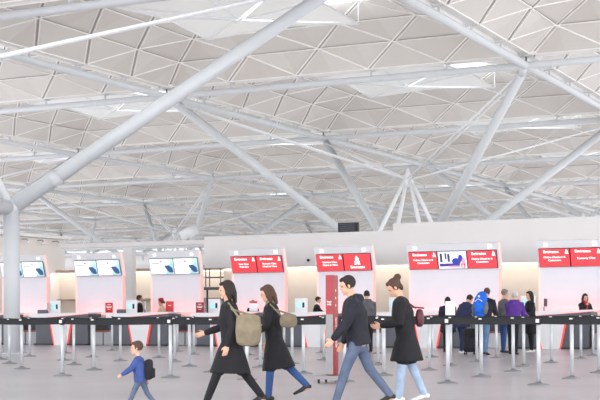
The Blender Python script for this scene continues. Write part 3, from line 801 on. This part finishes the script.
    for s_, (s0, el, wr, u, f) in zip((-1, 1), arm):
        we = wr - f * .01
        t_.loft([s0 + V((-s_ * .05, 0, .0)), s0, s0.lerp(el, .45), el, el.lerp(we, .45), we], [.055 + fat * .5, .066 + fat * .5, .058 + fat * .6, .052 + fat * .5, .046 + fat * .5, .037 + fat * .3], n=14, T=S)
    t_.loft([sh + V((-sw * .9, 0, -.012)), sh + V((-.06, -.0, .012)), sh + V((.06, 0, .012)), sh + V((sw * .9, 0, -.012))], [.062, .072, .072, .062], ref=(0, 1, 0), n=14, T=S)
    if hem > .12 and seat is None:
        for h_, kn, an, fp in leg: t_.loft([h_ + V((0, 0, .05)), h_.lerp(kn, min(1, hem / .43) * .5), h_.lerp(kn, min(.98, hem / .43 * .95))], [.11, .105, .10], n=14, T=S)
    if hood: t_.loft([nk + V((-.09, -.05, 0)), nk + V((0, -.11, -.02)), nk + V((.09, -.05, 0))], [.045, .06, .045], ref=(0, 0, 1), n=12, T=S)
    t_.skin('jacket' if hem < .3 else 'coat', top, r, .011 if near else .013, 5)
    if collar:
        c_ = MB(); c_.loft([nk - d * .05, nk - d * .01, nk + d * .03], [(.085, .085), (.08, .08), (.07, .072)], n=16, T=S)
        if collar == 'c_red': c_.loft([nk + V((0, .07, -.04)), nk + V((0, .10, -.13)), nk + V((0, .115, -.24))], [(.05, .03), (.06, .03), (.03, .025)], n=12, T=S)
        c_.skin('scarf', collar, r, .012, 3)
    # trousers
    b_ = MB()
    b_.loft([P + V((0, 0, -.12)), P + V((0, 0, -.07)), P + d * .04, P + d * .10], [(.10, .09), (.13, .11), (.155, .118), (.14, .105)], n=16, T=S)
    for h_, kn, an, fp in leg:
        b_.loft([h_ + V((0, 0, .02)), h_.lerp(kn, .4), kn, kn.lerp(an, .4), an + (an - kn).normalized() * .015], [.095, .082, .066, .06, .05], n=14, T=S)
    b_.skin('trousers', bottom, r, .011 if near else .013, 4)
    for h_, kn, an, fp in leg:
        s1 = MB(); q = sin(fp)
        s1.loft([an + V((0, -.055, -.045 + .02 * q)), an + V((0, 0, -.035)), an + V((0, .07, -.052 - .05 * q)), an + V((0, .175, -.062 - .12 * q))], [(.038, .036), (.042, .045), (.046, .032), (.038, .022)], n=14, T=S)
        s1.skin('shoe', shoes, r, .01, 2)
    return r, dict(P=P * k, sh=sh * k, arm=arm, d=d, nk=nk * k, k=k)

LEFT = YAW + pi / 2; RIGHT = YAW - pi / 2; AWAY = YAW; TOWARD = YAW + pi
# the four walkers and the child
w1, j1 = person('person in long black coat striding left past the staircase, carrying a tan tote bag', W(231, 16.9), LEFT + .1, .93, .06, .15, 0,
    arms=((-.15, .14, .45, .05), (.25, .16, 1.0, 0)), legs=((.42, .05), (-.36, .28)), top='c_black', hem=.44, bottom='c_black', hair='hair_dk', hairstyle='bob', female=True, near=True, fat=.015)
w2, j2 = person('person in black coat and blue jeans walking left just behind the tan tote bag', W(274, 17.7), LEFT - .05, .875, .1, .3, 0,
    arms=((.2, .14, .9, .0), (-.1, .16, .5, .0)), legs=((.12, .05), (-.42, .35)), top='c_black', hem=.46, bottom='c_djean', hair='hair_br', hairstyle='bob', female=True, near=True, fat=.01, collar='c_tan')
w3, j3 = person('man in black jacket and slate jeans striding left beside the red totem', W(358, 16.6), LEFT + .05, .955, .16, .22, 0,
    arms=((.35, .12, .35, .05), (-.05, .14, .5, .05)), legs=((.40, .1), (-.36, .3)), top='c_black2', hem=.10, bottom='c_sjean', hair='hair_dk', near=True, fat=.035, hood=True, shoes='shoe_dk')
w4, j4 = person('woman with bun in black coat and pale jeans walking left, looking down at her phone', W(406, 17.3), LEFT, .925, .16, .5, 0,
    arms=((.12, .1, 1.3, -.3), (.16, .1, 1.27, -.3)), legs=((.16, .06), (-.2, .2)), top='c_black', hem=.36, bottom='c_ljean', hair='hair_br', hairstyle='bun', female=True, near=True, fat=.02, shoes='shoe_wh')
ch, jc = person('small child in blue jacket toddling left in front of the queue posts', W(140, 15.6), LEFT, .47, .1, .05, 0,
    arms=((.6, .2, .4, 0), (-.5, .2, .3, 0)), legs=((.42, .1), (-.38, .3)), top='c_blue', hem=.11, bottom='c_sjean', hair='hair_br', female=True, near=True, fat=.045, shoes='shoe_wh', hs=1.4)
def world_of(root, p): return Matrix.Translation(root.location) @ Matrix.Rotation(root.rotation_euler[2], 4, 'Z') @ V(p)
# tote bag held by the first walker (right arm side towards the camera is her left side when walking left)
def handpos(root, j, i, along=.08): a = j['arm'][i]; return world_of(root, (a[2] + a[4] * along) * j['k'])
hp = handpos(w1, j1, 0)
sp = world_of(w1, (j1['arm'][0][0] + V((-.06, 0, .05))) * j1['k'])
tb = empty('tote_bag', world_of(w1, V((-.27, -.20, .76)) ), LEFT, 'large tan tote bag hanging from the shoulder of the walker in long black coat', 'bag')
b = MB(); b.loft([(0, 0, .03), (0, 0, .18), (0, 0, .34)], [(.06, .15), (.075, .165), (.045, .15)], n=20); b.skin('bag_body', 'c_tan', tb, .012, 4)
l_ = tb.matrix_basis.inverted()
spl = Matrix.Rotation(-tb.rotation_euler[2], 4, 'Z') @ (sp - tb.location)
b = MB(); b.loft([(0, -.12, .34), spl + V((0, -.02, -.08)), spl + V((0.02, .02, .0)), (0, .12, .34)], [.014] * 4, n=8); b.build('strap', 'c_tan', tb)
# tan bag behind second walker
t2 = empty('shoulder_bag', world_of(w2, V((-.20, -.2, .97))), LEFT, 'small tan bag worn behind the walker in blue jeans', 'bag')
b = MB(); b.loft([(0, 0, .02), (0, 0, .08), (0, 0, .14)], [(.04, .11), (.05, .12), (.035, .10)], n=16); b.skin('bag_body', 'c_tan', t2, .012, 3)
spl = Matrix.Rotation(-t2.rotation_euler[2], 4, 'Z') @ (world_of(w2, (j2['arm'][0][0] + V((-.03, 0, .06))) * j2['k']) - t2.location)
b = MB(); b.loft([(0, -.09, .14), spl + V((0, -.03, -.06)), spl, (0, .09, .14)], [.011] * 4, n=8); b.build('strap', 'c_tan', t2)
# phone in the fourth walker's hands
h0 = handpos(w4, j4, 0, .09); h1 = handpos(w4, j4, 1, .09)
ph = empty('phone', (h0 + h1) / 2 + V((0, 0, .035)), LEFT, 'dark phone held in both hands by the woman with bun', 'phone')
b = MB(); b.rbox((0, 0, 0), (.15, .075, .01), .004, T=Matrix.Rotation(.5, 4, 'X')); b.build('phone_body', 'black', ph)
# small dark backpack on child
bp = empty('small_backpack', world_of(ch, V((0, -.098, .395))), LEFT, 'small dark backpack on the back of the child', 'backpack')
b = MB(); b.rbox((0, 0, .11), (.17, .09, .24), .04, 3); b.build('pack_body', 'c_black', bp)
b = MB(); b.rbox((0, -.055, .07), (.12, .03, .11), .012, 2); b.build('front_pocket', 'c_black2', bp)
# dark red shoulder bag on the fourth walker
rb = empty('handbag', world_of(w4, V((-.05, -.17, .98))), LEFT, 'dark red handbag slung behind the woman with bun', 'bag')
b = MB(); b.loft([(0, 0, .02), (0, 0, .1), (0, 0, .18)], [(.05, .05), (.06, .06), (.035, .045)], n=16); b.skin('bag_body', 'redframe', rb, .012, 3)
spl = Matrix.Rotation(-rb.rotation_euler[2], 4, 'Z') @ (world_of(w4, (j4['arm'][0][0] + V((.03, -.02, .05))) * j4['k']) - rb.location)
b = MB(); b.loft([(0, -.05, .22), spl + V((0, -.05, -.1)), spl, (0, .05, .22)], [.01] * 4, n=8); b.build('strap', 'redframe', rb)

# passengers at the back
A0 = ((.1, .1, .3, 0.), (.1, .1, .3, 0.)); L0 = ((.05, .03), (-.05, .03))
person('person in dark jacket standing behind the man in black jacket, facing the desks', W(367, 38.3), AWAY + .2, 1.0, .03, .15, 0, A0, L0, top='c_grey', hem=.12, fat=.04, hair='hair_dk', hood=True)
person('person in black coat mostly hidden behind the white notice', W(448, 37.6), AWAY, .89, .1, .35, 0, ((.5, .1, .9, 0.), (.5, .1, .9, 0.)), L0, top='c_black2', hem=.3, fat=.05, hair='hair_dk', hairstyle='bob')
person('person in navy padded jacket bending forward beside the blue backpack', W(461, 36.5), RIGHT + .7, .97, .5, .35, 0, ((.7, .1, .5, 0.), (.6, .1, .5, 0.)), ((.25, .1), (-.1, .05)), top='c_navy', hem=.2, fat=.05, bottom='c_navy', hood=True, shoes='shoe_wh')
wc, jcx = person('man in black jacket and light jeans wearing a big blue backpack', W(484, 35.4), AWAY - .6, 1.02, .22, .3, 0, ((.4, .1, .6, 0.), (.3, .12, .4, 0.)), ((.15, .08), (-.1, .05)), top='c_black2', hem=.1, fat=.04, bottom='c_jean', hair='hair_br')
person('grey haired man in dark grey jacket behind the rope, talking to person in purple', W(503.5, 37.0), RIGHT + .35, 1.0, .05, .1, 0, A0, L0, top='c_grey', hem=.14, fat=.03, bottom='c_djean', hair='hair_gr')
person('pale haired person in purple jacket facing the desks', W(513, 35.6), AWAY - .5, .965, .22, .15, 0, ((.5, .1, .7, 0.), (.4, .12, .9, .1)), L0, top='c_purple', hem=.12, fat=.045, hair='hair_wh', hood=True)
person('dark haired person in black coat facing left at the end of the queue', W(531, 37.2), LEFT + .3, .97, .06, .1, 0, ((.3, .1, .8, 0.), (.2, .1, .6, 0.)), L0, top='c_black', hem=.4, hair='hair_dk', hairstyle='bob', female=True, shoes='shoe_wh')
# blue backpack
k = 1.02; d = jcx['d']; bpz = jcx['P'] + d * .22 * k + V((0, -.26, .0))
bk = empty('hiking_backpack', world_of(wc, bpz), wc.rotation_euler[2], 'big bright blue hiking backpack with grey pockets on a man in the queue', 'backpack')
T_ = Matrix.Rotation(-.22, 4, 'X')
b = MB(); b.loft([(0, 0, -.12), (0, -.03, .05), (0, -.03, .28), (0, .02, .42)], [(.15, .09), (.175, .13), (.18, .13), (.13, .09)], n=20, T=T_); b.skin('pack_body', 'c_pblue', bk, .013, 4)
b = MB(); b.loft([(0, -.13, -.08), (0, -.155, .04), (0, -.14, .14)], [(.09, .04), (.12, .05), (.08, .03)], n=16, T=T_); b.build('front_pocket', 'c_pblue', bk)
for s_ in (-1, 1):
    b = MB(); b.loft([(s_ * .165, -.03, -.1), (s_ * .185, -.03, .05), (s_ * .175, -.02, .2)], [(.03, .07), (.045, .09), (.02, .06)], n=14, T=T_); b.build('side_pocket', 'c_pgrey', bk)
b = MB(); b.loft([(-.1, -.155, .2), (0, -.165, .26), (.1, -.155, .2)], [.012] * 3, n=8, T=T_); b.ell((0, -.15, .33), (.03, .012, .03), T=T_); b.build('strap', 'c_white', bk)
# suitcase at their feet
sc_ = empty('suitcase', W(470, 35.6), YAW + .2, 'black upright suitcase on the floor between the queueing passengers', 'suitcase')
b = MB(); b.rbox((0, 0, .38), (.33, .24, .62), .05, 3); b.build('shell', 'c_black', sc_)
b = MB(); b.rbox((0, -.13, .3), (.24, .04, .32), .015, 2); b.build('front_pocket', 'c_black2', sc_)
b = MB(); b.cyl((-.08, .1, .66), (-.08, .1, .86), .01, n=8); b.cyl((.08, .1, .66), (.08, .1, .86), .01, n=8); b.cyl((-.1, .1, .86), (.1, .1, .86), .014, n=8); b.build('handle', 'black', sc_)
for sx in (-1, 1):
    for sy in (-1, 1): b = MB(); b.cyl((sx * .13 - .012, sy * .08, .035), (sx * .13 + .012, sy * .08, .035), .035, n=12); b.build('wheel', 'rubber', sc_)

# desk staff
person('man in dark suit standing behind the counter left of the woman in red hat', (-26.62, 41.25), RIGHT + .2, 1.02, .0, .05, 0, ((.2, .08, .9, 0.), (.2, .08, .7, 0.)), L0, top='c_black', hem=.12, bottom='c_black', skin='skin2', hair='hair_dk', collar='c_white')
SE = ((1.35, 1.35), (1.35, 1.35))
def stool(x, y, label):
    e = empty('stool', (x, y, 0), 0, label, 'stool', 'stools behind the counters')
    b = MB(); b.lathe([(.2, .60), (.22, .63), (.22, .66), (.18, .69)], n=20); b.build('seat', 'chairg', e)
    b = MB(); b.lathe([(.24, 0), (.24, .02), (.03, .05), (.03, .6)], n=18); b.build('pedestal', 'stainless', e)
def seated(px, lab, y=41.3, **kw):
    X = 0
    # along the counter line y = const
    tt_ = (px - 300) / F; x = y * (tt_ * cos(YAW) - sin(YAW)) / (tt_ * sin(YAW) + cos(YAW))
    stool(x, y, 'round stool under the ' + lab.split(',')[0])
    return person(lab, (x, y), kw.pop('rot'), seat=kw.pop('seat', .84), legs=SE, **kw)
seated(164, 'seated woman in beige jacket and red hat, facing left', rot=LEFT - .2, k=1.0, lean=.15, head=.1, arms=((.5, .1, .8, 0.), (.5, .1, .8, 0.)), top='c_beige', hair='hair_br', hairstyle='lowbun', hat='c_red', female=True, bottom='c_beige')
seated(253, 'seated dark haired agent in black jacket with red scarf, behind a pale sign', rot=TOWARD, seat=.84, k=.9, lean=.15, head=.3, arms=((.5, .2, .8, 0.), (.5, .2, .8, 0.)), top='c_black', hair='hair_dk', hairstyle='lowbun', female=True, collar='c_red')
seated(584, 'seated woman with glossy dark hair, black jacket and red scarf at the right counter', rot=TOWARD + .3, seat=.88, k=.98, lean=.1, head=.15, arms=((.4, .15, .9, 0.), (.7, .1, 1.9, -.35)), top='c_black', hair='hair_dk', hairstyle='long', female=True, collar='c_red')
tq = (316 - 300) / F; xx = 41.1 * (tq * cos(YAW) - sin(YAW)) / (tq * sin(YAW) + cos(YAW))
person('dark haired man in black suit behind the counter left of the totem, reaching forward', (xx, 41.1), RIGHT - .1, .95, .08, .2, 0, ((.6, .08, .8, 0.), (.8, .1, .6, 0.)), L0, top='c_black', hem=.12, bottom='c_black', hair='hair_dk', collar='c_white')

# ------------------------------------------------------------------ light
wd = bpy.data.worlds.new('world'); SC.world = wd; wd.use_nodes = True
nt = wd.node_tree; bg_ = nt.nodes['Background']
bg_.inputs[1].default_value = 1.
tc_ = nt.nodes.new('ShaderNodeTexCoord'); sx_ = nt.nodes.new('ShaderNodeSeparateXYZ'); rp_ = nt.nodes.new('ShaderNodeValToRGB')
nt.links.new(tc_.outputs['Generated'], sx_.inputs[0]); nt.links.new(sx_.outputs['Z'], rp_.inputs['Fac'])
rp_.color_ramp.elements[0].position = .1; rp_.color_ramp.elements[0].color = (1.35, 1.38, 1.4, 1)
rp_.color_ramp.elements[1].position = .75; rp_.color_ramp.elements[1].color = (5.2, 5.35, 5.5, 1)
nt.links.new(rp_.outputs['Color'], bg_.inputs[0])
def area(loc, rot, sx, sy, e, color=(1, 1, 1)):
    L = bpy.data.lights.new('area', 'AREA'); L.shape = 'RECTANGLE'; L.size = sx; L.size_y = sy; L.energy = e; L.color = color
    o = bpy.data.objects.new('area_light', L); COL.objects.link(o); o.location = loc; o.rotation_euler = rot; return o
# cove wash in the recess and on the low wall at left
area((-14.5, 45.9, 2.85), (.5, 0, 0), 22, .3, 120, (1, .96, .90))
area((-31.5, 48.7, 2.85), (.5, 0, 0), 10.5, .3, 40, (1, .93, .84))
# added unseen area lights facing up, brightening the ceiling bays near and far
area((-18, 47.5, 4.5), (pi, 0, 0), 30, 2, 250, (1, .98, .95))
area((-80, 125, 4.0), (pi, 0, 0), 150, 150, 20000, (1, .99, .97))
area((-24, 24, 6.0), (pi, 0, 0), 14, 14, 480, (1, .99, .98))
# added fill lights behind and right of the camera, brightening upright faces
area((-8, -14, 7), (pi / 2 + .05, 0, 0), 70, 13, 11000, (.97, .985, 1))
area((28, 30, 6), (pi / 2, 0, pi / 2), 60, 11, 6000, (.97, .985, 1))
